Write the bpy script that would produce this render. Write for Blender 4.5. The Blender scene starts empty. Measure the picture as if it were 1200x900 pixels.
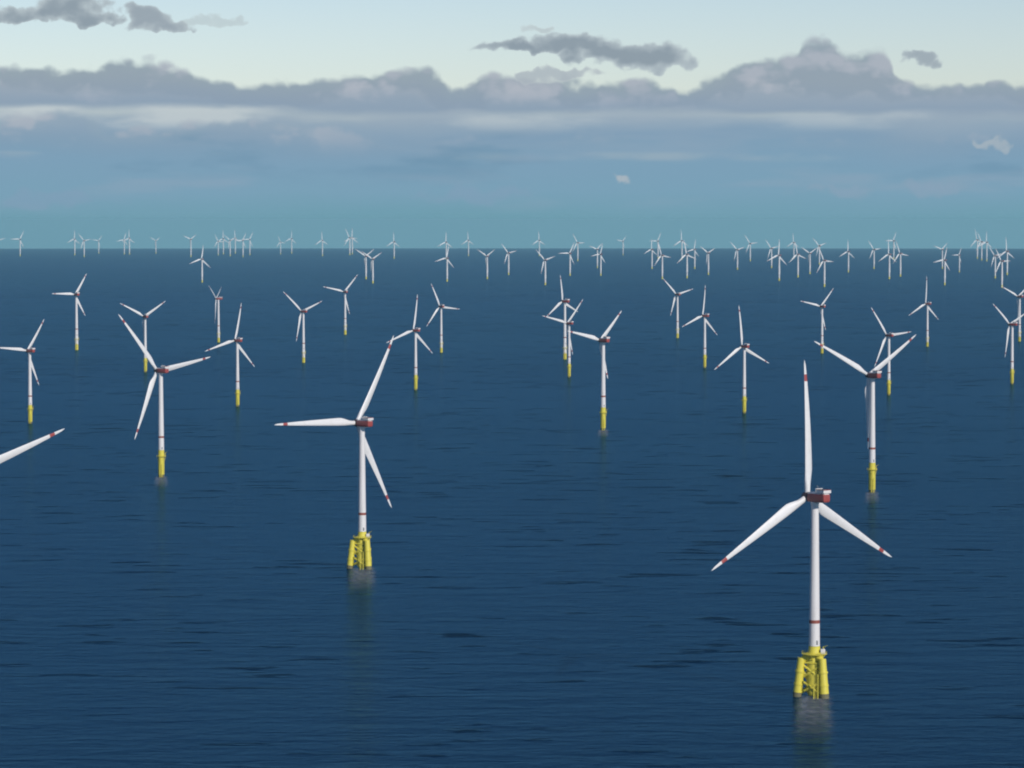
import bpy, bmesh, math, random
from mathutils import Vector, Matrix
R = math.radians
scene = bpy.context.scene
C = scene.collection

# ------------------------------------------------------------------ camera
EYE = 262.0                 # a helicopter's height above the sea, metres
EARTH = 7.43e6              # earth radius with the usual refraction
cam_d = bpy.data.cameras.new('camera')
cam = bpy.data.objects.new('camera', cam_d); C.objects.link(cam)
cam.location = (0, 0, EYE)
cam.rotation_euler = (R(90) - math.atan(192.6/4000.0), 0, 0)
cam_d.sensor_width = 36.0
cam_d.lens = 120.0
cam_d.clip_start = 1.0
cam_d.clip_end = 200000.0
scene.camera = cam

# ------------------------------------------------------------------ view
scene.view_settings.view_transform = 'Standard'
scene.view_settings.look = 'None'
scene.view_settings.exposure = 0.0
scene.view_settings.gamma = 1.0
scene.view_settings.use_curve_mapping = False
scene.render.engine = 'CYCLES'
scene.cycles.use_denoising = True
scene.cycles.denoiser = 'OPENIMAGEDENOISE'
scene.cycles.filter_width = 2.0
scene.cycles.max_bounces = 6
scene.cycles.volume_bounces = 1
scene.cycles.sample_clamp_indirect = 4.0

# ------------------------------------------------------------------ sun
SUN_EL, SUN_AZ = 27.0, 145.0         # azimuth clockwise from the view direction (+Y)
sun_d = bpy.data.lights.new('sun', 'SUN')
sun_d.energy = 3.3
sun_d.angle = R(0.53)
sun_d.color = (1.0, 0.93, 0.86)
sun = bpy.data.objects.new('sun', sun_d); C.objects.link(sun)
sdir = Vector((math.cos(R(SUN_EL))*math.sin(R(SUN_AZ)), math.cos(R(SUN_EL))*math.cos(R(SUN_AZ)), math.sin(R(SUN_EL))))
sun.rotation_euler = (-sdir).to_track_quat('-Z', 'Y').to_euler()
sun.location = (0, 0, 2000)

# ------------------------------------------------------------------ node helpers
class NT:
    def __init__(s, tree):
        s.t = tree; s.n = tree.nodes; s.l = tree.links
    def node(s, kind, **kw):
        n = s.n.new(kind)
        for k, v in kw.items(): setattr(n, k, v)
        return n
    def put(s, sock, v):
        if isinstance(v, bpy.types.NodeSocket): s.l.new(v, sock)
        else: sock.default_value = v
    def m(s, op, a, b=0.0, c=0.0, clamp=False):
        n = s.node('ShaderNodeMath', operation=op, use_clamp=clamp)
        s.put(n.inputs[0], a); s.put(n.inputs[1], b); s.put(n.inputs[2], c)
        return n.outputs[0]
    def step(s, x, a, b):                      # smoothstep from a to b
        n = s.node('ShaderNodeMapRange', interpolation_type='SMOOTHSTEP')
        s.put(n.inputs['Value'], x); s.put(n.inputs['From Min'], a); s.put(n.inputs['From Max'], b)
        return n.outputs[0]
    def xyz(s, x, y, z=0.0):
        n = s.node('ShaderNodeCombineXYZ')
        s.put(n.inputs[0], x); s.put(n.inputs[1], y); s.put(n.inputs[2], z)
        return n.outputs[0]
    def noise(s, v, scale, detail=4.0, rough=0.5, dist=0.0):
        n = s.node('ShaderNodeTexNoise')
        s.put(n.inputs['Vector'], v); n.inputs['Scale'].default_value = scale
        n.inputs['Detail'].default_value = detail; n.inputs['Roughness'].default_value = rough
        n.inputs['Distortion'].default_value = dist
        return n.outputs['Fac']
    def mix(s, f, a, b, blend='MIX'):
        n = s.node('ShaderNodeMix', data_type='RGBA', blend_type=blend)
        s.put(n.inputs[0], f)
        for i, v in ((6, a), (7, b)):
            s.put(n.inputs[i], v if isinstance(v, bpy.types.NodeSocket) else (*v, 1.0))
        return n.outputs[2]
    def ramp(s, f, stops):
        n = s.node('ShaderNodeValToRGB')
        e = n.color_ramp.elements
        while len(e) < len(stops): e.new(0.5)
        for el, (p, col) in zip(e, stops): el.position = p; el.color = (*col, 1.0)
        s.put(n.inputs[0], f)
        return n.outputs[0]
    def curve(s, f, pts):
        n = s.node('ShaderNodeFloatCurve')
        cu = n.mapping.curves[0]
        while len(cu.points) < len(pts): cu.points.new(0.5, 0.5)
        for p, (x, y) in zip(cu.points, pts): p.location = (x, y); p.handle_type = 'AUTO_CLAMPED'
        n.mapping.update()
        s.put(n.inputs['Value'], f)
        return n.outputs[0]

# ------------------------------------------------------------------ sky
world = bpy.data.worlds.new('World'); scene.world = world
world.use_nodes = True
w = NT(world.node_tree); w.n.clear()
sky = w.node('ShaderNodeTexSky', sky_type='NISHITA')
sky.sun_disc = False
sky.sun_elevation = R(SUN_EL); sky.sun_rotation = R(SUN_AZ)
sky.altitude = 200.0; sky.air_density = 1.0; sky.dust_density = 0.4; sky.ozone_density = 2.5
SKY = 0.085
tc = w.node('ShaderNodeTexCoord')
sp = w.node('ShaderNodeSeparateXYZ'); w.l.new(tc.outputs['Generated'], sp.inputs[0])
dx, dy, dz = sp.outputs
hor = w.m('SQRT', w.m('ADD', w.m('MULTIPLY', dx, dx), w.m('MULTIPLY', dy, dy)))
el = w.m('DIVIDE', dz, w.m('MAXIMUM', hor, 0.001))           # tan of the elevation
U = w.m('ADD', w.m('MULTIPLY', w.m('ARCTAN2', dx, dy), 4.0), 0.6)
Y = w.m('SUBTRACT', 0.2574, w.m('MULTIPLY', el, 4.0))        # 0.2574 at eye level, falling upwards
P = w.xyz(U, Y)
Pw = w.xyz(w.m('MULTIPLY', U, 0.28), Y)                      # flattened along the horizon
n_edge = w.m('SUBTRACT', w.noise(w.xyz(w.m('MULTIPLY', U, 0.6), Y), 28.0, 5.0, 0.55), 0.5)
n_flat = w.m('SUBTRACT', w.noise(Pw, 22.0, 4.0, 0.5), 0.5)
n_wide = w.m('SUBTRACT', w.noise(Pw, 9.0, 3.0, 0.5), 0.5)
wx = w.m('SUBTRACT', w.noise(P, 50.0, 3.0, 0.5), 0.5)
wy = w.m('SUBTRACT', w.noise(w.xyz(w.m('ADD', U, 7.3), Y), 60.0, 3.0, 0.5), 0.5)
wx2 = w.m('SUBTRACT', w.noise(w.xyz(w.m('ADD', U, 3.1), Y), 24.0, 2.0, 0.5), 0.5)
wy2 = w.m('SUBTRACT', w.noise(w.xyz(w.m('ADD', U, 5.7), Y), 24.0, 2.0, 0.5), 0.5)
Uq = w.m('ADD', U, w.m('ADD', w.m('MULTIPLY', wx, 0.045), w.m('MULTIPLY', wx2, 0.09)))
Yq = w.m('ADD', Y, w.m('ADD', w.m('MULTIPLY', wy, 0.016), w.m('MULTIPLY', wy2, 0.034)))
n_body = w.noise(w.xyz(w.m('MULTIPLY', U, 0.45), Y), 20.0, 4.0, 0.55)
Uf = w.m('DIVIDE', w.m('PINGPONG', U, 1.2), 1.2)
tint = w.mix(w.step(el, 0.22, 0.045), (SKY*0.36, SKY*0.52, SKY*0.72), (SKY*1.17, SKY*1.14, SKY*1.25))
clear = w.mix(1.0, sky.outputs[0], tint, 'MULTIPLY')
col = clear
def lumps(su, sc, off=0.0):                                  # rounded cauliflower cells, about -0.5 .. 0.5
    n = w.node('ShaderNodeTexVoronoi', feature='SMOOTH_F1')
    w.put(n.inputs['Vector'], w.xyz(w.m('ADD', w.m('MULTIPLY', w.m('ADD', U, w.m('MULTIPLY', wx, 0.02)), su), off), w.m('ADD', Y, w.m('MULTIPLY', wy, 0.012))))
    n.inputs['Scale'].default_value = sc; n.inputs['Smoothness'].default_value = 0.35
    return w.m('SUBTRACT', n.outputs['Distance'], 0.45)
L1, L2, L3 = lumps(0.65, 17.0), lumps(0.8, 38.0, 3.0), lumps(0.9, 80.0, 9.0)
BIL = w.m('ADD', w.m('ADD', w.m('MULTIPLY', L1, 0.55), w.m('MULTIPLY', L2, 0.35)), w.m('MULTIPLY', L3, 0.2))
# the grey-blue far layer under the cumulus
deckc = w.ramp(w.m('ADD', w.m('MULTIPLY', w.m('SUBTRACT', Y, 0.1), 4.0), w.m('MULTIPLY', n_wide, 0.22)), [
    (0.00, (.37, .45, .52)), (0.14, (.31, .40, .49)), (0.24, (.225, .345, .47)), (0.36, (.205, .35, .48)),
    (0.50, (.195, .355, .475)), (0.63, (.160, .340, .43)), (0.80, (.145, .33, .415)), (1.0, (.145, .33, .415))])
col = w.mix(w.step(w.m('ADD', Y, w.m('MULTIPLY', n_flat, 0.045)), 0.104, 0.142), col, deckc)
hz1 = w.noise(w.xyz(w.m('MULTIPLY', U, 0.16), Y), 26.0, 3.0, 0.5)
col = w.mix(w.m('MULTIPLY', w.m('MULTIPLY', w.step(hz1, 0.52, 0.68), w.step(Y, 0.27, 0.20)), w.m('MULTIPLY', w.step(Y, 0.14, 0.17), 0.5)), col, (.27, .375, .485))
def k(y): return (y - 0.02)/0.18
def layer(col, prof, base, soft, amp, cols, gain, basesoft=0.010, tilt=0.0):
    """one row of cumulus: a top line along the horizon, a flat base, lumpy edges"""
    top = w.m('ADD', w.m('MULTIPLY', w.curve(Uf, [(x, k(y)) for x, y in prof]), 0.18), 0.026)
    depth = w.m('ADD', w.m('SUBTRACT', Y, top), w.m('SUBTRACT', w.m('MULTIPLY', n_puf, 0.006), w.m('MULTIPLY', BIL, amp)))
    m_ = w.step(depth, -soft*0.3, soft)
    b_ = w.m('ADD', w.m('ADD', Y, w.m('ADD', w.m('MULTIPLY', n_flat, 0.020), w.m('MULTIPLY', n_wide, 0.030))), w.m('MULTIPLY', Uf, tilt))
    m_ = w.m('MULTIPLY', m_, w.m('SUBTRACT', 1.0, w.step(b_, base-basesoft, base)))
    top_c, mid_c, low_c, lit_c = cols
    hgt_ = w.step(b_, base-0.045, base)
    c_ = w.mix(w.step(depth, 0.0, 0.022), top_c, mid_c)
    li = w.step(w.m('ADD', w.m('MULTIPLY', BIL, -1.1), w.m('MULTIPLY', w.m('SUBTRACT', n_body, 0.5), 1.6)), -0.06, 0.26)
    c_ = w.mix(w.m('MULTIPLY', li, 0.9), c_, lit_c)
    c_ = w.mix(w.m('MULTIPLY', hgt_, 0.85), c_, low_c)
    return w.mix(w.m('MULTIPLY', m_, gain), col, c_)
n_puf = w.m('SUBTRACT', w.noise(w.xyz(w.m('MULTIPLY', U, 0.7), Y), 55.0, 4.0, 0.5), 0.5)
# bright gaps between the rows, seen as level streaks
strk = w.step(w.m('ADD', w.m('MULTIPLY', n_flat, 1.0), w.m('MULTIPLY', n_wide, 0.8)), -0.10, 0.12)
strk = w.m('MULTIPLY', strk, w.m('MULTIPLY', w.step(Y, 0.118, 0.127), w.m('SUBTRACT', 1.0, w.step(Y, 0.139, 0.160))))
strk = w.m('MULTIPLY', strk, w.curve(Uf, [(0, 1), (.24, .9), (.30, .35), (.37, .12), (.42, .5), (.55, .65), (.61, .15), (.70, .2), (.78, .5), (.88, .55), (.93, .15), (1, .3)]))
col = w.mix(w.m('MULTIPLY', strk, 0.9), col, (.53, .595, .62))
# second, softer row under the main bank
col = layer(col, [(0, .136), (.045, .128), (.075, .124), (.11, .140), (.17, .142), (.23, .134), (.29, .138), (.36, .150), (.5, .158),
                  (.58, .150), (.66, .160), (.78, .156), (.9, .150), (1, .148)], 0.186, 0.010, 0.034,
            ((.29, .385, .475), (.265, .365, .475), (.205, .335, .455), (.40, .45, .52)),
            w.curve(Uf, [(0, .95), (.26, .9), (.34, .55), (.5, .35), (.6, .45), (.7, .35), (.85, .4), (1, .45)]), 0.030)
dark = w.step(w.m('ADD', n_flat, w.m('MULTIPLY', n_wide, -0.6)), 0.03, 0.22)
dark = w.m('MULTIPLY', dark, w.m('MULTIPLY', w.step(Y, 0.150, 0.165), w.m('SUBTRACT', 1.0, w.step(Y, 0.19, 0.225))))
col = w.mix(w.m('MULTIPLY', dark, 0.55), col, (.14, .275, .40))
strk2 = w.m('MULTIPLY', w.step(w.m('ADD', n_flat, n_wide), 0.02, 0.2), w.m('MULTIPLY', w.step(Y, 0.176, 0.182), w.m('SUBTRACT', 1.0, w.step(Y, 0.184, 0.192))))
col = w.mix(w.m('MULTIPLY', strk2, 0.55), col, (.33, .43, .50))
def puffs(col, blobs, core, edge, soft=0.8, gain=1.0, amp=1.0, flat=0.0):
    """ragged small cloud: union of a few blobs, thin and pale at its edges"""
    d = None
    for cx, cy, rx, ry in blobs:
        a = w.m('DIVIDE', w.m('SUBTRACT', Uq, cx), rx); b = w.m('DIVIDE', w.m('SUBTRACT', Yq, cy), ry)
        if flat: b = w.m('MAXIMUM', b, w.m('MULTIPLY', b, 1.0+flat))
        e = w.m('SUBTRACT', 1.0, w.m('ADD', w.m('MULTIPLY', a, a), w.m('MULTIPLY', b, b)))
        d = e if d is None else w.m('SMOOTH_MAX', d, e, 0.5)
    d = w.m('SUBTRACT', w.m('ADD', d, 0.42), w.m('ADD', w.m('MULTIPLY', BIL, 1.3*amp), w.m('MULTIPLY', n_puf, -1.2*amp)))
    f = w.m('MULTIPLY', w.step(d, -0.1, soft), gain)
    c = w.mix(w.step(w.m('ADD', d, w.m('MULTIPLY', w.m('SUBTRACT', n_body, 0.5), 1.6)), 0.2, 1.3), edge, core)
    return w.mix(f, col, c)
col = puffs(col, [(.727, .209, .018, .007)], (.44, .49, .53), (.34, .43, .50), 1.0, 0.75)
col = puffs(col, [(1.158, .171, .015, .006)], (.43, .49, .53), (.34, .43, .50), 1.0, 0.6)
col = puffs(col, [(.980, .222, .036, .007), (1.085, .218, .045, .009)], (.26, .365, .48), (.23, .36, .47), 1.0, 0.6)
col = puffs(col, [(.560, .228, .070, .010), (.06, .235, .08, .01)], (.23, .345, .48), (.21, .35, .47), 1.0, 0.5)
# the long cumulus bank: tall heaps behind, a lower paler row before them
col = layer(col, [(0, .070), (.06, .072), (.13, .068), (.18, .074), (.225, .082), (.255, .085), (.285, .083),
                  (.33, .083), (.365, .079), (.405, .072), (.43, .082), (.445, .096), (.462, .090), (.483, .082),
                  (.52, .086), (.56, .088), (.61, .090), (.66, .091), (.70, .084), (.715, .070), (.745, .062),
                  (.775, .058), (.785, .045), (.805, .043), (.825, .057), (.85, .055), (.866, .066), (.88, .088),
                  (.91, .093), (.955, .088), (1, .092)], 0.132, 0.008, 0.034,
            ((.31, .385, .44), (.295, .365, .435), (.255, .345, .455), (.41, .455, .52)), 1.0, 0.012, -0.008)
col = layer(col, [(0, .088), (.07, .094), (.12, .090), (.20, .104), (.26, .110), (.33, .100), (.40, .094), (.45, .118), (.50, .098),
                  (.57, .108), (.64, .112), (.70, .106), (.76, .090), (.83, .094), (.88, .110), (.94, .102), (1, .112)], 0.132, 0.010, 0.050,
            ((.37, .425, .485), (.345, .41, .48), (.245, .345, .46), (.465, .495, .55)), 0.85, 0.014, -0.008)
# higher, darker scraps in front of the bank
DK = (.275, .34, .395); MD = (.32, .385, .44); ED = (.44, .515, .555)
col = puffs(col, [(.085, .012, .040, .020), (.030, .020, .042, .012), (.105, .024, .030, .012)], DK, ED, 0.6, 1.0, 0.8, 0.9)
col = puffs(col, [(.180, .028, .034, .015), (.205, .034, .034, .011)], MD, ED, 0.6, 1.0, 0.7, 0.9)
col = puffs(col, [(.258, .025, .026, .005)], (.46, .54, .57), (.5, .58, .6), 0.9, 0.6)
col = puffs(col, [(.610, .057, .062, .009), (.665, .054, .060, .013), (.715, .064, .045, .014), (.755, .071, .058, .018)], DK, ED, 0.6, 1.0, 0.8, 0.5)
col = puffs(col, [(.632, .087, .030, .006), (.665, .088, .030, .007)], (.40, .46, .51), (.48, .54, .57), 0.8, 0.85)
col = puffs(col, [(.632, .037, .020, .004)], (.46, .53, .56), (.52, .59, .61), 0.9, 0.7)
col = puffs(col, [(1.072, .070, .022, .009), (1.090, .077, .018, .007)], MD, ED, 0.7, 0.9)
bg = w.node('ShaderNodeBackground'); w.l.new(col, bg.inputs[0]); bg.inputs[1].default_value = 1.0
wo = w.node('ShaderNodeOutputWorld'); w.l.new(bg.outputs[0], wo.inputs[0])

# ------------------------------------------------------------------ materials
def material(name):
    mt = bpy.data.materials.new(name); mt.use_nodes = True
    t = NT(mt.node_tree)
    return mt, t, t.n['Principled BSDF']
def paint(name, colr, rough=0.42, dirt=0.12, dirtc=(.45, .43, .38), scale=0.35, streak=True, metal=0.0):
    mt, t, b = material(name)
    g = t.node('ShaderNodeNewGeometry')
    tcx = t.node('ShaderNodeTexCoord')
    mp = t.node('ShaderNodeMapping'); t.l.new(tcx.outputs['Object'], mp.inputs[0])
    mp.inputs['Scale'].default_value = (1, 1, 0.12 if streak else 1)
    f = t.noise(mp.outputs[0], scale, 5.0, 0.6)
    f = t.m('MULTIPLY', t.step(f, 0.45, 0.75), dirt)
    t.l.new(t.mix(f, colr, tuple(a*b_ for a, b_ in zip(colr, dirtc))), b.inputs['Base Color'])
    t.l.new(t.m('ADD', rough, t.m('MULTIPLY', f, 0.6)), b.inputs['Roughness'])
    b.inputs['Metallic'].default_value = metal
    return mt
WHITE = paint('white_paint', (.76, .745, .735), 0.42, 0.22)
BLADE = paint('blade_gelcoat', (.77, .77, .765), 0.38, 0.16, streak=False)
RED = paint('red_paint', (.36, .075, .07), 0.45, 0.25)
BAND = paint('dull_red_band', (.30, .085, .06), 0.5, 0.3)
YELLOW = paint('yellow_paint', (.72, .63, .075), 0.45, 0.35, (.55, .6, .5))
GROWTH = paint('weathered_waterline', (.17, .16, .09), 0.7, 0.6, (.5, .6, .4), 0.8)
GREY = paint('grey_steel', (.28, .29, .30), 0.5, 0.3)
HUB = paint('dark_hub', (.075, .05, .055), 0.5, 0.2)  # one even dark tone over the whole hub
DARK = paint('dark_opening', (.035, .035, .04), 0.6, 0.2)

sea_m, t, b = material('sea_water')
tcx = t.node('ShaderNodeTexCoord')
obj_v = tcx.outputs['Object']
def stretched(ang, sx, sy):
    mp = t.node('ShaderNodeMapping'); t.l.new(obj_v, mp.inputs[0])
    mp.inputs['Rotation'].default_value = (0, 0, R(ang)); mp.inputs['Scale'].default_value = (sx, sy, 1)
    return mp.outputs[0]
swell = t.noise(stretched(6, 0.35, 1), 1/26.0, 3.0, 0.5, 0.4)
chop = t.noise(stretched(-12, 0.6, 1), 1/7.0, 5.0, 0.62, 0.3)
gust = t.noise(stretched(3, 0.25, 1), 1/900.0, 4.0, 0.55)
gust2 = t.noise(stretched(-5, 0.12, 1), 1/5200.0, 3.0, 0.5)
crest = t.step(t.noise(stretched(4, 0.30, 1), 1/17.0, 2.0, 0.45, 0.2), 0.60, 0.80)
patch = t.step(t.noise(stretched(0, 0.5, 1), 1/160.0, 2.0, 0.5), 0.38, 0.62)
hgt = t.m('ADD', t.m('MULTIPLY', swell, 4.0), t.m('MULTIPLY', chop, 2.0))
hgt = t.m('ADD', hgt, t.m('MULTIPLY', t.m('MULTIPLY', crest, patch), 9.0))
bump = t.node('ShaderNodeBump')
t.l.new(hgt, bump.inputs['Height'])
bump.inputs['Distance'].default_value = 1.0
t.l.new(t.m('ADD', 0.42, t.m('MULTIPLY', gust, 0.5)), bump.inputs['Strength'])
t.n.remove(b)
body = t.node('ShaderNodeBsdfDiffuse')
t.l.new(t.mix(t.step(gust2, 0.35, 0.65), (.0018, .0150, .046), (.0024, .0195, .043)), body.inputs['Color'])
gl = t.node('ShaderNodeBsdfGlossy'); gl.inputs['Color'].default_value = (.235, .545, .82, 1); gl.inputs['Roughness'].default_value = 0.17
fr = t.node('ShaderNodeFresnel'); fr.inputs['IOR'].default_value = 1.333
for nn in (body, gl, fr): t.l.new(bump.outputs[0], nn.inputs['Normal'])
mx = t.node('ShaderNodeMixShader')
t.l.new(t.m('MULTIPLY', t.m('MINIMUM', fr.outputs[0], 0.6), 0.55), mx.inputs[0])
t.l.new(body.outputs[0], mx.inputs[1]); t.l.new(gl.outputs[0], mx.inputs[2])
t.l.new(mx.outputs[0], t.n['Material Output'].inputs['Surface'])

hz, t, b = material('sea_air')
t.n.remove(b)
pv = t.node('ShaderNodeVolumePrincipled')
pv.inputs['Color'].default_value = (.485, .90, .985, 1)
pv.inputs['Density'].default_value = 1.3e-5
pv.inputs['Anisotropy'].default_value = 0.0
t.l.new(pv.outputs[0], t.n['Material Output'].inputs['Volume'])

reflect_m, t, b = material('reflection_tone')  # pale translucent colour that paints the turbines' reflections onto the water
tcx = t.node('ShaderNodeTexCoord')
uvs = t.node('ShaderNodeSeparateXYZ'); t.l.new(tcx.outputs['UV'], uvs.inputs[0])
ua, va, _ = uvs.outputs                       # across the strip 0..1, along it 0..1
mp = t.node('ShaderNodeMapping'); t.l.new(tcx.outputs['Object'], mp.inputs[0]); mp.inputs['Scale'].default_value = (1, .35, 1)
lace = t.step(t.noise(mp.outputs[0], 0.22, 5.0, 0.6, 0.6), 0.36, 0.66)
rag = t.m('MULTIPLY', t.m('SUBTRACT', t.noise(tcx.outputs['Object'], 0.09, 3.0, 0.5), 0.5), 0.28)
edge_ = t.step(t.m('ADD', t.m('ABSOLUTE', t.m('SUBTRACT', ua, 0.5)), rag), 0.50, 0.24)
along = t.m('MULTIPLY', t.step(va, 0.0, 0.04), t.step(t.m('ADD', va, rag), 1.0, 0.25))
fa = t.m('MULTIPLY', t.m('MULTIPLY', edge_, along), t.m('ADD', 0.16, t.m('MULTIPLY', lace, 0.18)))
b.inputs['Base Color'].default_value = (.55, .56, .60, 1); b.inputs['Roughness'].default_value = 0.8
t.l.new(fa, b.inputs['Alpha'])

# ------------------------------------------------------------------ mesh helpers
def obj(name, bm, mats, parent=None, smooth=True):
    me = bpy.data.meshes.new(name)
    bm.normal_update(); bm.to_mesh(me); bm.free()
    for m_ in (mats if isinstance(mats, (list, tuple)) else [mats]): me.materials.append(m_)
    if smooth:
        for p in me.polygons: p.use_smooth = True
        me.set_sharp_from_angle(angle=R(35))
    o = bpy.data.objects.new(name, me); C.objects.link(o)
    if parent: o.parent = parent
    return o
def add_box(bm, c, s, mi=0, bev=0.0):
    r = bmesh.ops.create_cube(bm, size=1.0, matrix=Matrix.Translation(c) @ Matrix.Diagonal((*s, 1)))
    fs = {f for v in r['verts'] for f in v.link_faces}
    if bev:
        rb = bmesh.ops.bevel(bm, geom=list({e for v in r['verts'] for e in v.link_edges}), offset=bev, segments=2, affect='EDGES', profile=0.5)
        fs = set(rb['faces']) | {f for f in fs if f.is_valid}
    for f in fs:
        if f.is_valid: f.material_index = mi
def add_tube(bm, a, b_, r0, r1=None, seg=12, mi=0, caps=True):
    a, b_ = Vector(a), Vector(b_); r1 = r0 if r1 is None else r1
    d = (b_-a); q = d.to_track_quat('Z', 'Y').to_matrix()
    rings = []
    for p, r in ((a, r0), (b_, r1)):
        rings.append([bm.verts.new(p + q @ Vector((r*math.cos(2*math.pi*i/seg), r*math.sin(2*math.pi*i/seg), 0))) for i in range(seg)])
    for i in range(seg):
        j = (i+1) % seg
        bm.faces.new((rings[0][i], rings[0][j], rings[1][j], rings[1][i])).material_index = mi
    if caps:
        bm.faces.new(rings[0][::-1]).material_index = mi; bm.faces.new(rings[1]).material_index = mi
def add_lathe(bm, prof, seg=32, mi=lambda z: 0, axis='Z', off=(0, 0, 0)):
    off = Vector(off); rings = []
    for r, z in prof:
        ring = []
        for i in range(seg):
            a = 2*math.pi*i/seg
            v = Vector((r*math.cos(a), r*math.sin(a), z)) if axis == 'Z' else Vector((r*math.cos(a), z, -r*math.sin(a)))
            ring.append(bm.verts.new(v+off))
        rings.append(ring)
    for k_ in range(len(rings)-1):
        for i in range(seg):
            j = (i+1) % seg
            bm.faces.new((rings[k_][i], rings[k_][j], rings[k_+1][j], rings[k_+1][i])).material_index = mi((prof[k_][1]+prof[k_+1][1])/2)
    bm.faces.new(rings[0][::-1]).material_index = mi(prof[0][1]); bm.faces.new(rings[-1]).material_index = mi(prof[-1][1])
def rail(bm, r, z, h, seg=24, t_=0.07, posts=12):
    for hh in (h*0.5, h):
        pts = [Vector((r*math.cos(2*math.pi*i/seg), r*math.sin(2*math.pi*i/seg), z+hh)) for i in range(seg)]
        for i in range(seg): add_tube(bm, pts[i], pts[(i+1) % seg], t_, seg=5, caps=False)
    for i in range(posts):
        a = 2*math.pi*i/posts
        add_tube(bm, (r*math.cos(a), r*math.sin(a), z), (r*math.cos(a), r*math.sin(a), z+h), t_, seg=5)

# ------------------------------------------------------------------ the setting: sea and air
bm = bmesh.new()
NS, radii = 512, [0.0] + [40.0*(72000/40.0)**(i/279.0) for i in range(280)]
prev = None
for r in radii:
    z = -r*r/(2*EARTH)
    if r == 0.0: cur = [bm.verts.new((0, 0, 0))]
    else: cur = [bm.verts.new((r*math.sin(2*math.pi*i/NS), r*math.cos(2*math.pi*i/NS), z)) for i in range(NS)]
    if prev:
        for i in range(NS):
            j = (i+1) % NS
            if len(prev) == 1: bm.faces.new((prev[0], cur[j], cur[i]))
            else: bm.faces.new((prev[i], prev[j], cur[j], cur[i]))
    prev = cur
sea = obj('sea', bm, sea_m); sea['kind'] = 'structure'
bm = bmesh.new()
add_box(bm, (0, 0, (276-520)/2), (160000, 160000, 276+520))
haze = obj('haze', bm, hz, smooth=False); haze['kind'] = 'stuff'; haze['label'] = 'pale blue sea haze lying over the whole wind farm'

# ------------------------------------------------------------------ the turbine's parts, built once
HH, RR, OVER = 110.0, 75.0, 6.5
def tower_bm(seg=32):
    bm = bmesh.new()
    zs = [28.0, 34, 43, 56, 70, 85, 98, 106.6]
    prof = [(3.05 - (z-28)/(106.6-28)*1.0, z) for z in zs]
    add_lathe(bm, prof, seg)
    for z in (56.0, 85.0):
        r = 3.05 - (z-28)/(106.6-28)*1.0
        add_lathe(bm, [(r+.02, z-.12), (r+.05, z-.1), (r+.05, z+.1), (r+.02, z+.12)], seg)
    return bm
def band_bm(z=40.5, h=1.9, seg=32):
    bm = bmesh.new(); r = 3.05 - (z-28)/(106.6-28)
    add_lathe(bm, [(r, z), (r+.06, z+.02), (r+.04, z+h-.02), (r-.03, z+h)], seg)
    return bm
def door_bm():
    bm = bmesh.new(); add_box(bm, (1.2, -2.82, 30.0), (1.1, .3, 2.4), 0, .06); return bm
def blade_bm(nst=30, nc=14):
    bm = bmesh.new(); rings = []; zs = []
    for i in range(nst+1):
        s = i/nst
        r = 2.2 + (RR-2.2)*(s**1.0)
        zs.append(r)
    for extra in (63.4, 67.2): zs.append(extra)
    zs = sorted(zs); zs[-1] = RR
    for r in zs:
        f = (r-2.2)/(RR-2.2)
        root = max(0.0, min(1.0, (r-4.0)/11.0)); root = root*root*(3-2*root)
        chord_out = 4.95*(1-max(0, (f-.2))/.8)**0.8 + 0.75 if f > .2 else 5.7
        ch = 3.3*(1-root) + chord_out*root
        if f > .96: ch *= max(.12, math.sqrt(max(0.0, 1-((f-.96)/.041)**2)))
        th = 3.3*(1-root) + ch*(0.34 - .18*f)*root
        tw = R(13*(1-f)**1.6 + 1.0)*root
        pb = 3.0*f*f
        ring = []
        for j in range(nc):
            a = 2*math.pi*j/nc
            x = math.cos(a); y = math.sin(a)
            x_air = ch*(0.5*x + 0.20*root)            # pitch axis near the leading third
            y_air = th*0.5*y*(1 - 0.55*root*max(0.0, x)) 
            xx = x_air*math.cos(tw) - y_air*math.sin(tw); yy = x_air*math.sin(tw) + y_air*math.cos(tw)
            ring.append(bm.verts.new((xx, yy+pb, r)))
        rings.append(ring)
    for k_ in range(len(rings)-1):
        mid = (zs[k_]+zs[k_+1])/2
        mi = 1 if 63.4 < mid < 67.2 else 0
        for j in range(nc):
            q = (j+1) % nc
            bm.faces.new((rings[k_][j], rings[k_][q], rings[k_+1][q], rings[k_+1][j])).material_index = mi
    bm.faces.new(rings[0][::-1]); bm.faces.new(rings[-1])
    return bm
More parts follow.
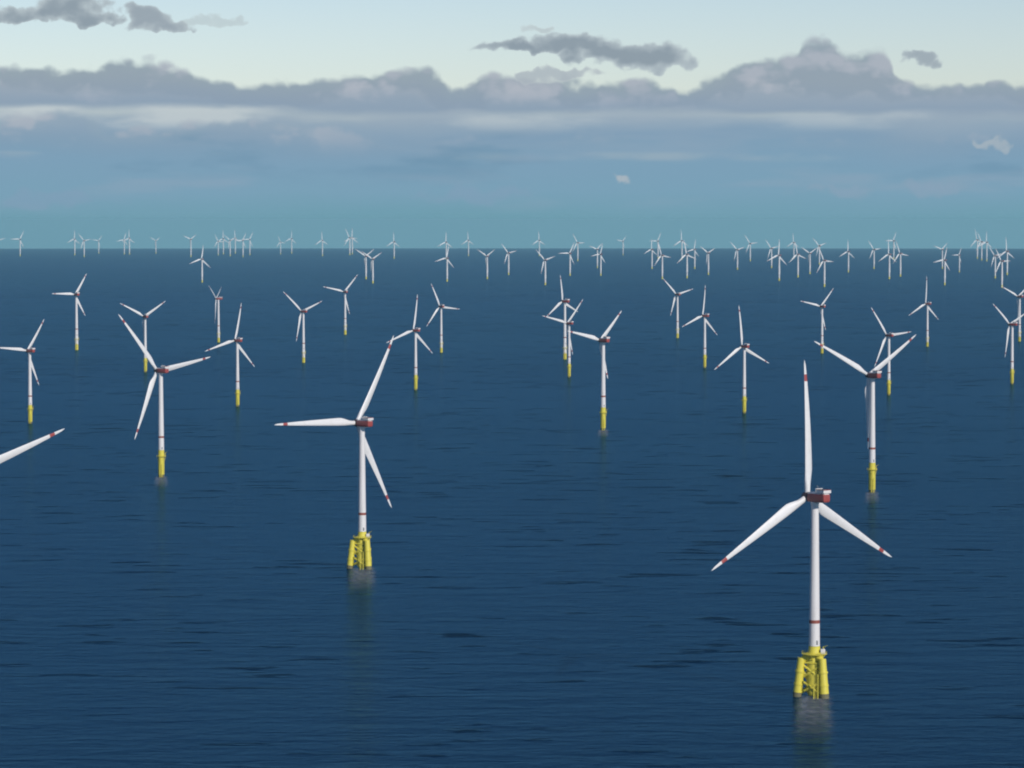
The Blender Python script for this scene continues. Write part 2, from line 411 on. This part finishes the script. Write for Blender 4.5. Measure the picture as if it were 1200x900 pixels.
def nacelle_bm():
    bm = bmesh.new()
    # rounded-box sections along the axis; the flanks carry a broad red band
    secs = [(-10.2, 2.0, 1.9, .2), (-9.8, 2.4, 2.35, .1), (-7, 2.7, 2.7, 0), (-2, 2.8, 2.85, 0), (2.2, 2.75, 2.8, 0), (3.7, 2.4, 2.5, 0)]
    rings = []
    for y, hx, hz_, dz_ in secs:
        ring = []
        n = 28
        for i in range(n):
            a = 2*math.pi*(i+.5)/n
            ca, sa = math.cos(a), math.sin(a)
            x = hx*math.copysign(abs(ca)**.45, ca); z = hz_*math.copysign(abs(sa)**.45, sa)
            ring.append(bm.verts.new((x, y, HH+dz_+z)))
        rings.append(ring)
    for k_ in range(len(rings)-1):
        for i in range(28):
            j = (i+1) % 28
            f = bm.faces.new((rings[k_][i], rings[k_+1][i], rings[k_+1][j], rings[k_][j]))
            z = f.calc_center_median().z - HH
            f.material_index = 1 if -2.3 < z < 2.1 else 0
    f = bm.faces.new(rings[0]); f.material_index = 1
    bm.faces.new(rings[-1][::-1])
    add_lathe(bm, [(2.3, HH-3.9), (2.35, HH-2.5)], 24)           # yaw collar
    bmesh.ops.recalc_face_normals(bm, faces=bm.faces)
    return bm
def hoist_bm():
    bm = bmesh.new()
    z = HH+2.55
    add_box(bm, (0, -7.2, z+.35), (5.4, 6.2, .3), 0, .04)
    for sx in (-1, 1):
        add_box(bm, (sx*2.65, -7.2, z+1.15), (.1, 6.2, 1.3), 0)
        add_box(bm, (sx*2.65, -7.2, z+1.95), (.12, 6.2, .25), 1)
    add_box(bm, (0, -10.25, z+1.15), (5.2, .1, 1.3), 0); add_box(bm, (0, -10.25, z+1.95), (5.4, .12, .25), 1)
    return bm
def cooler_bm():
    bm = bmesh.new()
    z = HH+2.6
    add_box(bm, (0, -3.3, z+1.3), (5.0, .9, 2.4), 0, .08)
    for i in range(5): add_box(bm, (-2+i, -3.78, z+1.3), (.75, .06, 1.9), 1)
    return bm
def mast_bm():
    bm = bmesh.new()
    add_tube(bm, (1.2, -1.0, HH+2.6), (1.2, -1.0, HH+6.2), .07, seg=6); add_box(bm, (1.2, -1.0, HH+5.9), (1.3, .1, .1)); add_tube(bm, (.7, -1, HH+5.9), (.7, -1, HH+6.5), .16, seg=8)
    return bm
def hub_bm():
    bm = bmesh.new()
    add_lathe(bm, [(1.9, 3.72), (2.4, 4.0), (2.75, 5.2), (2.75, 7.4), (2.45, 8.6), (1.75, 9.6), (.9, 10.2), (.15, 10.4)], 28, axis='Y', off=(0, 0, HH))
    bmesh.ops.recalc_face_normals(bm, faces=bm.faces)
    return bm
def pile_bm():
    bm = bmesh.new()
    add_lathe(bm, [(3.3, -8), (3.1, 2.6), (3.25, 3.0), (3.25, 22.5), (3.15, 24.5), (3.15, 27.9)], 32, mi=lambda z: 1 if z < 2.7 else 0)
    for z in (9.5, 16.0): add_lathe(bm, [(3.2, z-.15), (3.34, z-.12), (3.34, z+.12), (3.2, z+.15)], 32)
    return bm
def low_pile_bm():
    bm = bmesh.new()
    add_lathe(bm, [(3.3, -8), (3.35, 11.0), (3.35, 22.5), (3.2, 24.5), (3.15, 27.9)], 24, mi=lambda z: 1 if z < 8 else 0)  # white upper part paints in the haze that fades the yellow
    return bm
def platform_bm(rad=4.9, z=21.4):
    bm = bmesh.new()
    add_lathe(bm, [(3.6, z-.5), (rad-.3, z-.35), (rad, z-.1), (rad, z+.1), (rad-.05, z+.14)], 24)
    rail(bm, rad-.15, z+.1, 1.2)
    for i in range(6):
        a = i*math.pi/3+.2
        add_tube(bm, (3.5*math.cos(a), 3.5*math.sin(a), z-4), ((rad-.5)*math.cos(a), (rad-.5)*math.sin(a), z-.4), .16, seg=6)
    return bm
def landing_bm(r=3.45, z0=-2.0, z1=20.8):
    bm = bmesh.new()
    for s in (-1, 1):
        add_tube(bm, (s*1.1, -r-1.5, z0), (s*1.1, -r-1.5, 13.5), .28, seg=8)
        add_tube(bm, (s*.35, -r-.9, z0), (s*.35, -r-.9, z1), .08, seg=5)
        for z in (1.5, 7.0, 13.0): add_tube(bm, (s*1.1, -r-1.5, z), (s*1.0, -r+.3, z), .2, seg=6)
    for i in range(22): add_tube(bm, (-.35, -r-.9, .5+i*.92), (.35, -r-.9, .5+i*.92), .05, seg=4)
    return bm
def crane_bm(z=21.5, rad=4.4):
    bm = bmesh.new()
    add_tube(bm, (rad*.9, 1.6, z), (rad*.9, 1.6, z+3.6), .26, seg=8)
    add_tube(bm, (rad*.9, 1.6, z+3.5), (rad*.9+2.2, -1.0, z+4.6), .18, .12, seg=8)
    add_tube(bm, (rad*.9, 1.6, z+2.2), (rad*.9+1.2, .2, z+3.9), .1, seg=6)
    return bm
LEG_AZ = (-58.0, 62.0, 182.0)
def leg_line(az, z):
    rr_ = 9.7 - (z+3)*(9.7-7.2)/(21.0+3)
    return Vector((rr_*math.cos(R(az)), rr_*math.sin(R(az)), z))
def jacket_leg_bm(az):
    bm = bmesh.new()
    a, b_ = leg_line(az, -8), leg_line(az, 21.5)
    k0 = leg_line(az, 2.4)
    add_tube(bm, a, k0, 2.5, seg=20, mi=1); add_tube(bm, k0, b_, 2.55, 2.1, seg=20)
    for z in (7.0, 14.0): add_tube(bm, leg_line(az, z-.5), leg_line(az, z+.5), 2.72, seg=20)
    top_ = leg_line(az, 19.8)
    c_ = Vector((2.9*math.cos(R(az)), 2.9*math.sin(R(az)), 22.6))
    add_tube(bm, top_, c_, 1.7, 2.3, seg=16)                      # arm up to the central node
    c2 = Vector((2.9*math.cos(R(az)), 2.9*math.sin(R(az)), 9.5))
    add_tube(bm, leg_line(az, 15.5), c2, 1.1, 1.2, seg=14)
    return bm
def brace_bm(a0, a1):
    bm = bmesh.new()
    for z0, z1 in ((1.0, 9.6), (9.6, 18.2)):
        add_tube(bm, leg_line(a0, z0), leg_line(a1, z1), .7, seg=12)
        add_tube(bm, leg_line(a1, z0), leg_line(a0, z1), .7, seg=12)
    add_tube(bm, leg_line(a0, 18.8), leg_line(a1, 18.8), .6, seg=12)
    return bm
def node_bm():
    bm = bmesh.new()
    add_lathe(bm, [(3.0, 0.5), (4.2, 2.5), (4.4, 5.5), (4.4, 12), (4.0, 23.5), (3.2, 25.4), (3.15, 27.9)], 32)
    for z in (12.0, 18.5): add_lathe(bm, [(3.9, z-.2), (4.55, z-.15), (4.55, z+.15), (3.9, z+.2)], 32)
    return bm
def container_bm():
    bm = bmesh.new()
    add_box(bm, (4.4, -2.6, 25.2), (2.5, 2.5, 2.6), 0, .08)
    for i in range(4): add_box(bm, (3.6+i*.55, -3.88, 25.2), (.22, .06, 2.1), 0)
    return bm

# ------------------------------------------------------------------ things
def empty(name, loc, rz, label, group):
    o = bpy.data.objects.new(name, None); C.objects.link(o)
    o.empty_display_size = 5
    o.location = loc; o.rotation_euler = (0, 0, rz)
    o['label'] = label; o['category'] = 'wind turbine'; o['group'] = group
    return o
def put_blades(root, proto, th, ratio, fat=1.0):
    for k_ in range(3):
        bl = proto if (k_ == 0 and proto.parent is None) else proto.copy()
        if bl is not proto: C.objects.link(bl)
        bl.parent = root
        bl.location = (0, OVER, HH)
        bl.rotation_euler = (0, R(th + 120*k_), 0)
        bl.scale = (max(ratio, .86)*fat, ratio*fat, ratio)
protos = {}
def part(root, key, name, maker, mats, parent=None, **kw):
    """first use builds the part, later uses copy it (sharing its mesh)"""
    if key in protos: o = protos[key].copy(); C.objects.link(o)
    else: o = protos[key] = obj(name, maker(), mats, **kw)
    o.parent = parent or root
    return o
def spin(o, deg):
    o.rotation_euler = (0, 0, R(deg)); return o
def turbine(x, y, H, rad, yaw, th, label, group, kind='pile', full=True):
    z = -(x*x+y*y)/(2*EARTH)
    root = empty('wind_turbine', (x, y, z), R(yaw), label, group)
    s = H/HH
    root.scale = (s, s, s)
    tw = part(root, 'tower', 'tower', tower_bm, WHITE)
    if not full: tw.scale = (1.4, 1.4, 1)
    if full:
        part(root, 'band', 'marker_band', band_bm, BAND, tw)
        spin(part(root, 'door', 'door', door_bm, GREY, tw), -yaw)
    nc = part(root, 'nacelle', 'nacelle', nacelle_bm, [WHITE, RED])
    if full:
        part(root, 'hoist', 'hoist_platform', hoist_bm, [WHITE, RED], nc, smooth=False)
        part(root, 'cooler', 'cooler', cooler_bm, [WHITE, DARK], nc, smooth=False)
        part(root, 'mast', 'sensor_mast', mast_bm, GREY, nc)
    part(root, 'hub', 'hub', hub_bm, HUB)
    put_blades(root, protos['blade'] if 'blade' in protos else protos.setdefault('blade', obj('blade', blade_bm(), [BLADE, RED])), th, rad/(RR*s), 1.0 if full else 1.35)
    if kind == 'jacket':
        jk = spin(part(root, 'node', 'transition_piece', node_bm, YELLOW), -yaw)
        for az in LEG_AZ: part(root, 'leg%d' % az, 'leg', lambda: jacket_leg_bm(az), [YELLOW, GROWTH], jk)
        for i in range(3):
            a0, a1 = LEG_AZ[i], LEG_AZ[(i+1) % 3]
            part(root, 'brace%d' % i, 'brace', lambda: brace_bm(a0, a1), YELLOW, jk)
        part(root, 'jplat', 'platform', lambda: platform_bm(7.0, 23.6), YELLOW, jk)
        part(root, 'jland', 'boat_landing', lambda: landing_bm(8.5, -2, 20), YELLOW, jk)
        part(root, 'jcrane', 'davit_crane', lambda: crane_bm(23.7, 5.6), YELLOW, jk)
        part(root, 'jbox', 'equipment_container', container_bm, WHITE, jk)
    else:
        if kind == 'low': tp = spin(part(root, 'low', 'transition_piece', low_pile_bm, [WHITE, YELLOW]), -yaw)
        else: tp = spin(part(root, 'pile', 'transition_piece', pile_bm, [YELLOW, GROWTH]), -yaw)
        if full:
            part(root, 'plat', 'platform', platform_bm, YELLOW, tp)
            part(root, 'land', 'boat_landing', landing_bm, YELLOW, tp)
            part(root, 'crane', 'davit_crane', crane_bm, YELLOW, tp)
    return root

NEAR = 'large wind turbines standing in the sea'
MID = 'wind turbines in the middle rows of the farm'
FAR = 'distant wind turbines along the horizon'
# x, y (metres from below the camera), hub height, rotor radius, yaw, rotor angle, foundation, detail, group, label
ROWS = [
    (166.4, 1869.4, 110.0, 75.0, 35.4, 0.0, 'jacket', True, 'N', 'nearest whole turbine on a yellow lattice foundation, one blade pointing straight up'),
    (-112.8, 2562.7, 109.5, 76.0, 41.8, 31.0, 'jacket', True, 'N', 'turbine on a yellow lattice foundation with one blade lying level to the left'),
    (-325.2, 2038.7, 110.0, 75.0, 37.0, 71.0, 'jacket', True, 'N', 'cropped turbine outside the left edge, only one red-banded blade tip reaching in'),
    (-358.5, 3480.9, 109.0, 75.0, 45.0, 81.0, 'pile', True, 'N', 'large turbine on a yellow column, blades spread wide, overlapping a pale one'),
    (347.2, 3283.4, 113.0, 72.0, 32.2, 58.0, 'pile', True, 'N', 'large turbine at right, two raised blades in a wide V, third hanging beside its tower'),
    (114.1, 4266.6, 112.5, 51.0, 35.4, 44.0, 'pile', True, 'N', 'turbine in the middle, one blade raised right, its left blade near the overlapping pair'),
    (-623.6, 4410.7, 94.0, 50.0, 45.0, 36.0, 'pile', True, 'M', 'turbine near the left edge above the cropped blade, blades level left and up right'),
    (316.6, 4647.3, 91.0, 56.0, 35.4, 116.0, 'pile', True, 'M', 'turbine with one blade upright between the central one and the nearest lattice one'),
    (-388.2, 4822.0, 93.0, 55.0, 45.0, 15.0, 'pile', True, 'M', 'turbine whose left blade meets the right blade tip of the large wide spread one'),
    (567.0, 5131.0, 90.0, 52.0, 35.4, 85.0, 'pile', True, 'M', 'turbine half hidden behind the raised right blade of the large V shaped one'),
    (-149.4, 5287.9, 92.5, 57.0, 43.4, 11.0, 'pile', True, 'M', 'turbine whose left blade meets the raised blade tip of the lattice footed turbine'),
    (804.0, 5483.3, 96.0, 54.0, 45.0, 69.0, 'pile', True, 'M', 'turbine by the right edge with a yellow foot, one blade raised to the left'),
    (95.9, 5724.5, 90.5, 56.0, 41.8, 44.0, 'pile', True, 'M', 'front one of the two overlapping turbines left of the middle one, blades forming a diamond'),
    (-636.5, 5921.4, 96.5, 50.0, 30.6, 58.0, 'pile', True, 'M', 'turbine directly behind the wide bladed large one at left, raised blades in a low V'),
    (344.4, 6095.0, 93.0, 56.0, 45.0, 10.0, 'pile', True, 'M', 'turbine with an upright blade right beside the one whose blade reaches a hazy tower'),
    (-386.3, 6320.2, 95.0, 57.0, 45.0, 71.0, 'low', True, 'M', 'turbine with raised blades in a V above the level left blade of the lattice one'),
    (100.4, 6477.6, 110.0, 50.0, 45.0, 115.0, 'low', True, 'M', 'rear one of the two overlapping turbines forming a diamond, its blade pointing straight up'),
    (615.7, 6775.0, 93.0, 50.0, 32.2, 43.0, 'low', True, 'M', 'turbine standing above the raised left blade tip of the large V shaped one at right'),
    (-141.4, 6816.8, 92.0, 50.0, 33.8, 97.0, 'low', True, 'M', 'turbine left of centre with one blade level to the right, one raised to the left'),
    (-887.8, 6956.5, 113.0, 50.0, 30.6, 32.0, 'low', True, 'M', 'turbine at upper left, one blade raised right, one level left'),
    (870.2, 7147.3, 89.5, 59.0, 45.0, 6.0, 'low', True, 'M', 'turbine with an upright pale blade at upper right, its other blades drooping both ways'),
    (-637.0, 7406.8, 94.5, 55.0, 78, 62, 'low', True, 'M', 'slim turbine with blades almost edge on, behind the one touching the large wide spread blade'),
    (1109.2, 7457.1, 98.0, 55.0, 37.0, 55.0, 'low', True, 'M', 'pale turbine touching the right edge, behind the yellow footed one there'),
    (372.5, 7680.5, 98.0, 50.0, 32.2, 76.0, 'low', True, 'M', 'turbine right of the middle whose raised left blade reaches a hazy tower behind it'),
    (-386.9, 7915.4, 99.0, 55.0, 30.6, 43.0, 'low', True, 'M', 'turbine at upper left centre with one blade raised steeply to the right, standing alone'),
    (-1370.0, 15096.7, 103.7, 62.7, 33, 10, 'low', False, 'F', 'pale turbine standing clear of the horizon row above the slim edge on turbine'),
    (-687.6, 16083.8, 108.0, 65.0, 40, 60, 'low', False, 'F', 'left one of the V bladed pair below the horizon, left of centre'),
    (-605.8, 14866.4, 105.8, 62.7, 38, 62, 'low', False, 'F', 'right, slightly nearer one of the V bladed pair below the horizon left of centre'),
    (-291.3, 15330.5, 105.8, 62.7, 36, 15, 'low', False, 'F', 'turbine on the horizon above the one with the level right blade, nearer of two overlapping'),
    (-512.6, 26630.1, 135.0, 80.6, 34, 4, 'low', False, 'F', 'hazy turbine behind the tall horizon one left of centre, its blade straight up'),
    (-116.6, 16083.8, 108.0, 61.6, 41, 60, 'low', False, 'F', "pale turbine with blades in a small level V just left of the frame's centre"),
    (-17.5, 17529.7, 112.3, 61.6, 39, 80, 'low', False, 'F', 'faint turbine at the centre, just right of the small V bladed one'),
    (140.7, 14434.0, 105.8, 61.6, 37, 75, 'low', False, 'F', 'turbine below the horizon left of the overlapping pair, one blade pointing right'),
    (244.5, 30562.8, 140.4, 84.0, 35, 0, 'low', False, 'F', 'hazy tall turbine just behind and left of the one with a blade pointing right'),
    (292.7, 17219.9, 112.3, 65.0, 33, 30, 'low', False, 'F', 'left tower of the overlapping pair above the diamond turbines'),
    (482.9, 25088.1, 135.0, 78.4, 40, 90, 'low', False, 'F', 'right tower of the overlapping pair above the diamond turbines'),
    (447.7, 17219.9, 108.0, 58.2, 38, 20, 'low', False, 'F', 'faint turbine standing alone on the horizon, above the middle yellow footed one'),
    (513.9, 20556.2, 112.3, 58.2, 36, 50, 'low', False, 'F', 'faint turbine close behind the lone faint one right of centre'),
    (1033.2, 31789.5, 129.6, 67.2, 34, 40, 'low', False, 'F', 'very faint far turbine above open horizon, right of the lone faint one'),
    (824.9, 20118.5, 114.5, 65.0, 41, 5, 'low', False, 'F', 'leftmost of the hazy cluster behind the raised blade right of centre'),
    (707.7, 16083.8, 112.3, 65.0, 39, 100, 'low', False, 'F', 'nearest tower of the hazy cluster, touched by the raised blade of the turbine below'),
    (1175.4, 27495.3, 140.4, 80.6, 37, 30, 'low', False, 'F', 'faint middle tower in the hazy cluster behind the raised blade'),
    (838.1, 16353.0, 114.5, 69.4, 35, 110, 'low', False, 'F', 'tall white turbine between the hazy cluster and the thin bright tower'),
    (1324.8, 26630.1, 145.8, 85.1, 33, 0, 'low', False, 'F', 'hazy turbine behind the tall white one, blade straight up'),
    (1076.3, 20118.5, 114.5, 61.6, 40, 15, 'low', False, 'F', 'small faint tower just right of the tall white turbine'),
    (1008.0, 17529.7, 112.3, 58.2, 38, 65, 'low', False, 'F', 'thin bright tower right above the turbine with an upright blade and drooping ones'),
    (1300.3, 19702.2, 114.5, 65.0, 36, 75, 'low', False, 'F', 'grey turbine alone on the horizon above the upright bladed yellow footed one'),
    (1749.9, 25088.1, 129.6, 78.4, 34, 85, 'low', False, 'F', 'small far tower just right of the lone grey horizon turbine'),
    (1562.3, 20556.2, 118.8, 69.4, 41, 80, 'low', False, 'F', 'grey left companion of the tallest white turbine at right'),
    (1218.2, 15568.0, 116.6, 73.9, 39, 8, 'low', False, 'F', 'tallest white turbine on the horizon at right, with an upright blade'),
    (2268.4, 27495.3, 129.6, 76.2, 37, 0, 'low', False, 'F', 'hazy tower between the tallest white turbine and its neighbour to the right'),
    (1392.5, 16626.8, 112.3, 65.0, 35, 110, 'low', False, 'F', 'second turbine right of the tallest white one, steep blade leaning left'),
    (1557.9, 17856.1, 108.0, 60.5, 33, 62, 'low', False, 'F', 'small V bladed turbine between the steep bladed one and the arch shaped pair'),
    (1283.1, 14022.8, 108.0, 62.7, 40, 95, 'low', False, 'F', 'front tower of the arch shaped pair directly above the V bladed turbine at right'),
    (2031.3, 22570.2, 124.2, 73.9, 38, 75, 'low', False, 'F', 'rear tower of the arch shaped pair, blade bending to the left'),
    (1827.2, 18550.0, 112.3, 65.0, 36, 4, 'low', False, 'F', 'slender turbine standing alone right of the arch shaped pair'),
    (2132.6, 20118.5, 114.5, 62.7, 34, 85, 'low', False, 'F', 'faint turbine between the slender lone one and the bright pair at right'),
    (1777.3, 16083.8, 116.6, 71.7, 41, 2, 'low', False, 'F', 'left, taller tower of the bright pair at right'),
    (2975.9, 26630.1, 145.8, 82.9, 39, 30, 'low', False, 'F', 'hazy tower between the two towers of the bright pair at right'),
    (1924.1, 16915.5, 114.5, 65.0, 37, 100, 'low', False, 'F', 'right, shorter tower of the bright pair at right'),
    (1829.5, 14434.0, 105.8, 58.2, 35, 20, 'low', False, 'F', 'lone turbine standing below the horizon right of the upright pale blade'),
    (2534.9, 20118.5, 114.5, 60.5, 33, 50, 'low', False, 'F', 'faint turbine close behind the lone one right of the upright pale blade'),
    (2430.1, 18550.0, 92.9, 49.3, 40, 30, 'low', False, 'F', 'small faint turbine in open water between the upright pale blade and far right cluster'),
    (3746.2, 27495.3, 151.2, 89.6, 38, 110, 'low', False, 'F', 'left, leaning bladed turbine of the far right cluster'),
    (3553.0, 25839.6, 140.4, 82.9, 36, 95, 'low', False, 'F', 'middle tower of the hazy far right cluster'),
    (3487.2, 25088.1, 140.4, 80.6, 34, 5, 'low', False, 'F', 'right tower of the hazy far right cluster'),
    (2314.0, 16353.0, 108.0, 58.2, 41, 80, 'low', False, 'F', 'grey left neighbour of the nearest turbine in the far right group'),
    (1985.2, 13834.4, 108.0, 60.5, 39, 90, 'low', False, 'F', 'nearest turbine of the far right group, thin white tower with level blade'),
    (2541.8, 17529.7, 121.0, 73.9, 37, 0, 'low', False, 'F', 'turbine with an upright blade at the right end of the far right group'),
    (-4776.4, 31789.5, 140.4, 78.4, 35, 75, 'low', False, 'F', 'turbine cut by the left edge on the horizon'),
    (-4401.0, 30562.8, 151.2, 85.1, 33, 30, 'low', False, 'F', 'first whole horizon turbine from the left edge, blade level to the left'),
    (-4069.1, 31789.5, 151.2, 82.9, 40, 5, 'low', False, 'F', 'left tower of the far left pair on the horizon'),
    (-3687.1, 29437.6, 140.4, 80.6, 38, 80, 'low', False, 'F', 'right tower of the far left pair on the horizon'),
    (-4202.7, 34732.8, 129.6, 71.7, 36, 40, 'low', False, 'F', 'very faint tower just right of the far left pair'),
    (-3764.5, 33167.3, 140.4, 78.4, 34, 20, 'low', False, 'F', 'left tower of the second pair from the left on the horizon'),
    (-3714.7, 33167.3, 156.6, 85.1, 41, 3, 'low', False, 'F', 'right, taller tower of the second pair from the left on the horizon'),
    (-3620.9, 34732.8, 129.6, 71.7, 39, 60, 'low', False, 'F', 'faint lone turbine between the second pair and the bright thin tower at left'),
    (-2767.1, 29437.6, 151.2, 73.9, 37, 55, 'low', False, 'F', 'thin bright tower on the horizon beside the pale clear standing turbine at left'),
    (-2733.9, 31789.5, 129.6, 73.9, 35, 95, 'low', False, 'F', 'leftmost of the hazy left cluster on the horizon'),
    (-2802.6, 33167.3, 151.2, 85.1, 33, 2, 'low', False, 'F', 'second tower from the left in the hazy left cluster'),
    (-2521.4, 30562.8, 140.4, 78.4, 40, 70, 'low', False, 'F', 'third tower from the left in the hazy left cluster'),
    (-2813.4, 34732.8, 156.6, 87.4, 38, 0, 'low', False, 'F', 'tallest tower, blade straight up, of the hazy left cluster'),
    (-2318.2, 29437.6, 140.4, 78.4, 36, 30, 'low', False, 'F', 'fifth tower from the left in the hazy left cluster, blade level to the left'),
    (-2439.8, 31789.5, 145.8, 80.6, 34, 30, 'low', False, 'F', 'rightmost of the hazy left cluster on the horizon'),
    (-2247.1, 33167.3, 118.8, 67.2, 41, 100, 'low', False, 'F', 'short faint tower left of the white turbine after the hazy left cluster'),
    (-2240.3, 34732.8, 151.2, 85.1, 39, 8, 'low', False, 'F', 'white turbine standing alone right of the hazy left cluster'),
    (-1696.2, 30562.8, 140.4, 82.9, 37, 0, 'low', False, 'F', 'faint thin turbine left of the brightest white pair'),
    (-1510.0, 31789.5, 162.0, 91.8, 35, 95, 'low', False, 'F', 'left one of the brightest, tightly overlapping white pair on the horizon'),
    (-1550.6, 33167.3, 162.0, 94.1, 33, 5, 'low', False, 'F', 'right one of the brightest, tightly overlapping white pair on the horizon'),
    (-948.6, 27495.3, 135.0, 78.4, 40, 2, 'low', False, 'F', 'hazy turbine right of the V bladed pair, standing alone on the horizon'),
    (-389.7, 30562.8, 140.4, 80.6, 38, 0, 'low', False, 'F', 'faint turbine in the gap left of the small level V blades at centre'),
]
for x, y, H, rad, yaw, th, kind, full, grp, lab in ROWS:
    turbine(x, y, H, rad, yaw, th, lab, {'N': NEAR, 'M': MID, 'F': FAR}[grp], kind, full)

# ------------------------------------------------------------------ pale strips on the water, painting in reflections of the nearest turbines
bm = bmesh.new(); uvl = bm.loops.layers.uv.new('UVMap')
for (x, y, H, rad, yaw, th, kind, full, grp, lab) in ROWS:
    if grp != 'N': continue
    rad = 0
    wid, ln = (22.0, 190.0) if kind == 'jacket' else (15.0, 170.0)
    dx_, dy_ = Vector((x, y)).normalized()               # each strip runs straight towards the viewer, as a reflection does
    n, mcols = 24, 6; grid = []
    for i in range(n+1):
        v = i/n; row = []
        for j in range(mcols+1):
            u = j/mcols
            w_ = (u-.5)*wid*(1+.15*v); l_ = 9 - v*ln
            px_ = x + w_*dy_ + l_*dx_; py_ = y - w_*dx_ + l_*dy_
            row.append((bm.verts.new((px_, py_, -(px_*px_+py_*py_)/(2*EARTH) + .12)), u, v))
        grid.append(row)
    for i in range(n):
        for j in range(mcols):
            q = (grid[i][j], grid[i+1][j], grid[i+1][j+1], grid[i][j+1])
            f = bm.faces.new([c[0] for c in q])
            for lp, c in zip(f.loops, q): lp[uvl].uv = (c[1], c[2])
painted_reflection = obj('painted_reflection', bm, reflect_m); painted_reflection['kind'] = 'stuff'; painted_reflection['label'] = 'pale painted reflection on the water below the nearest turbine foundations'
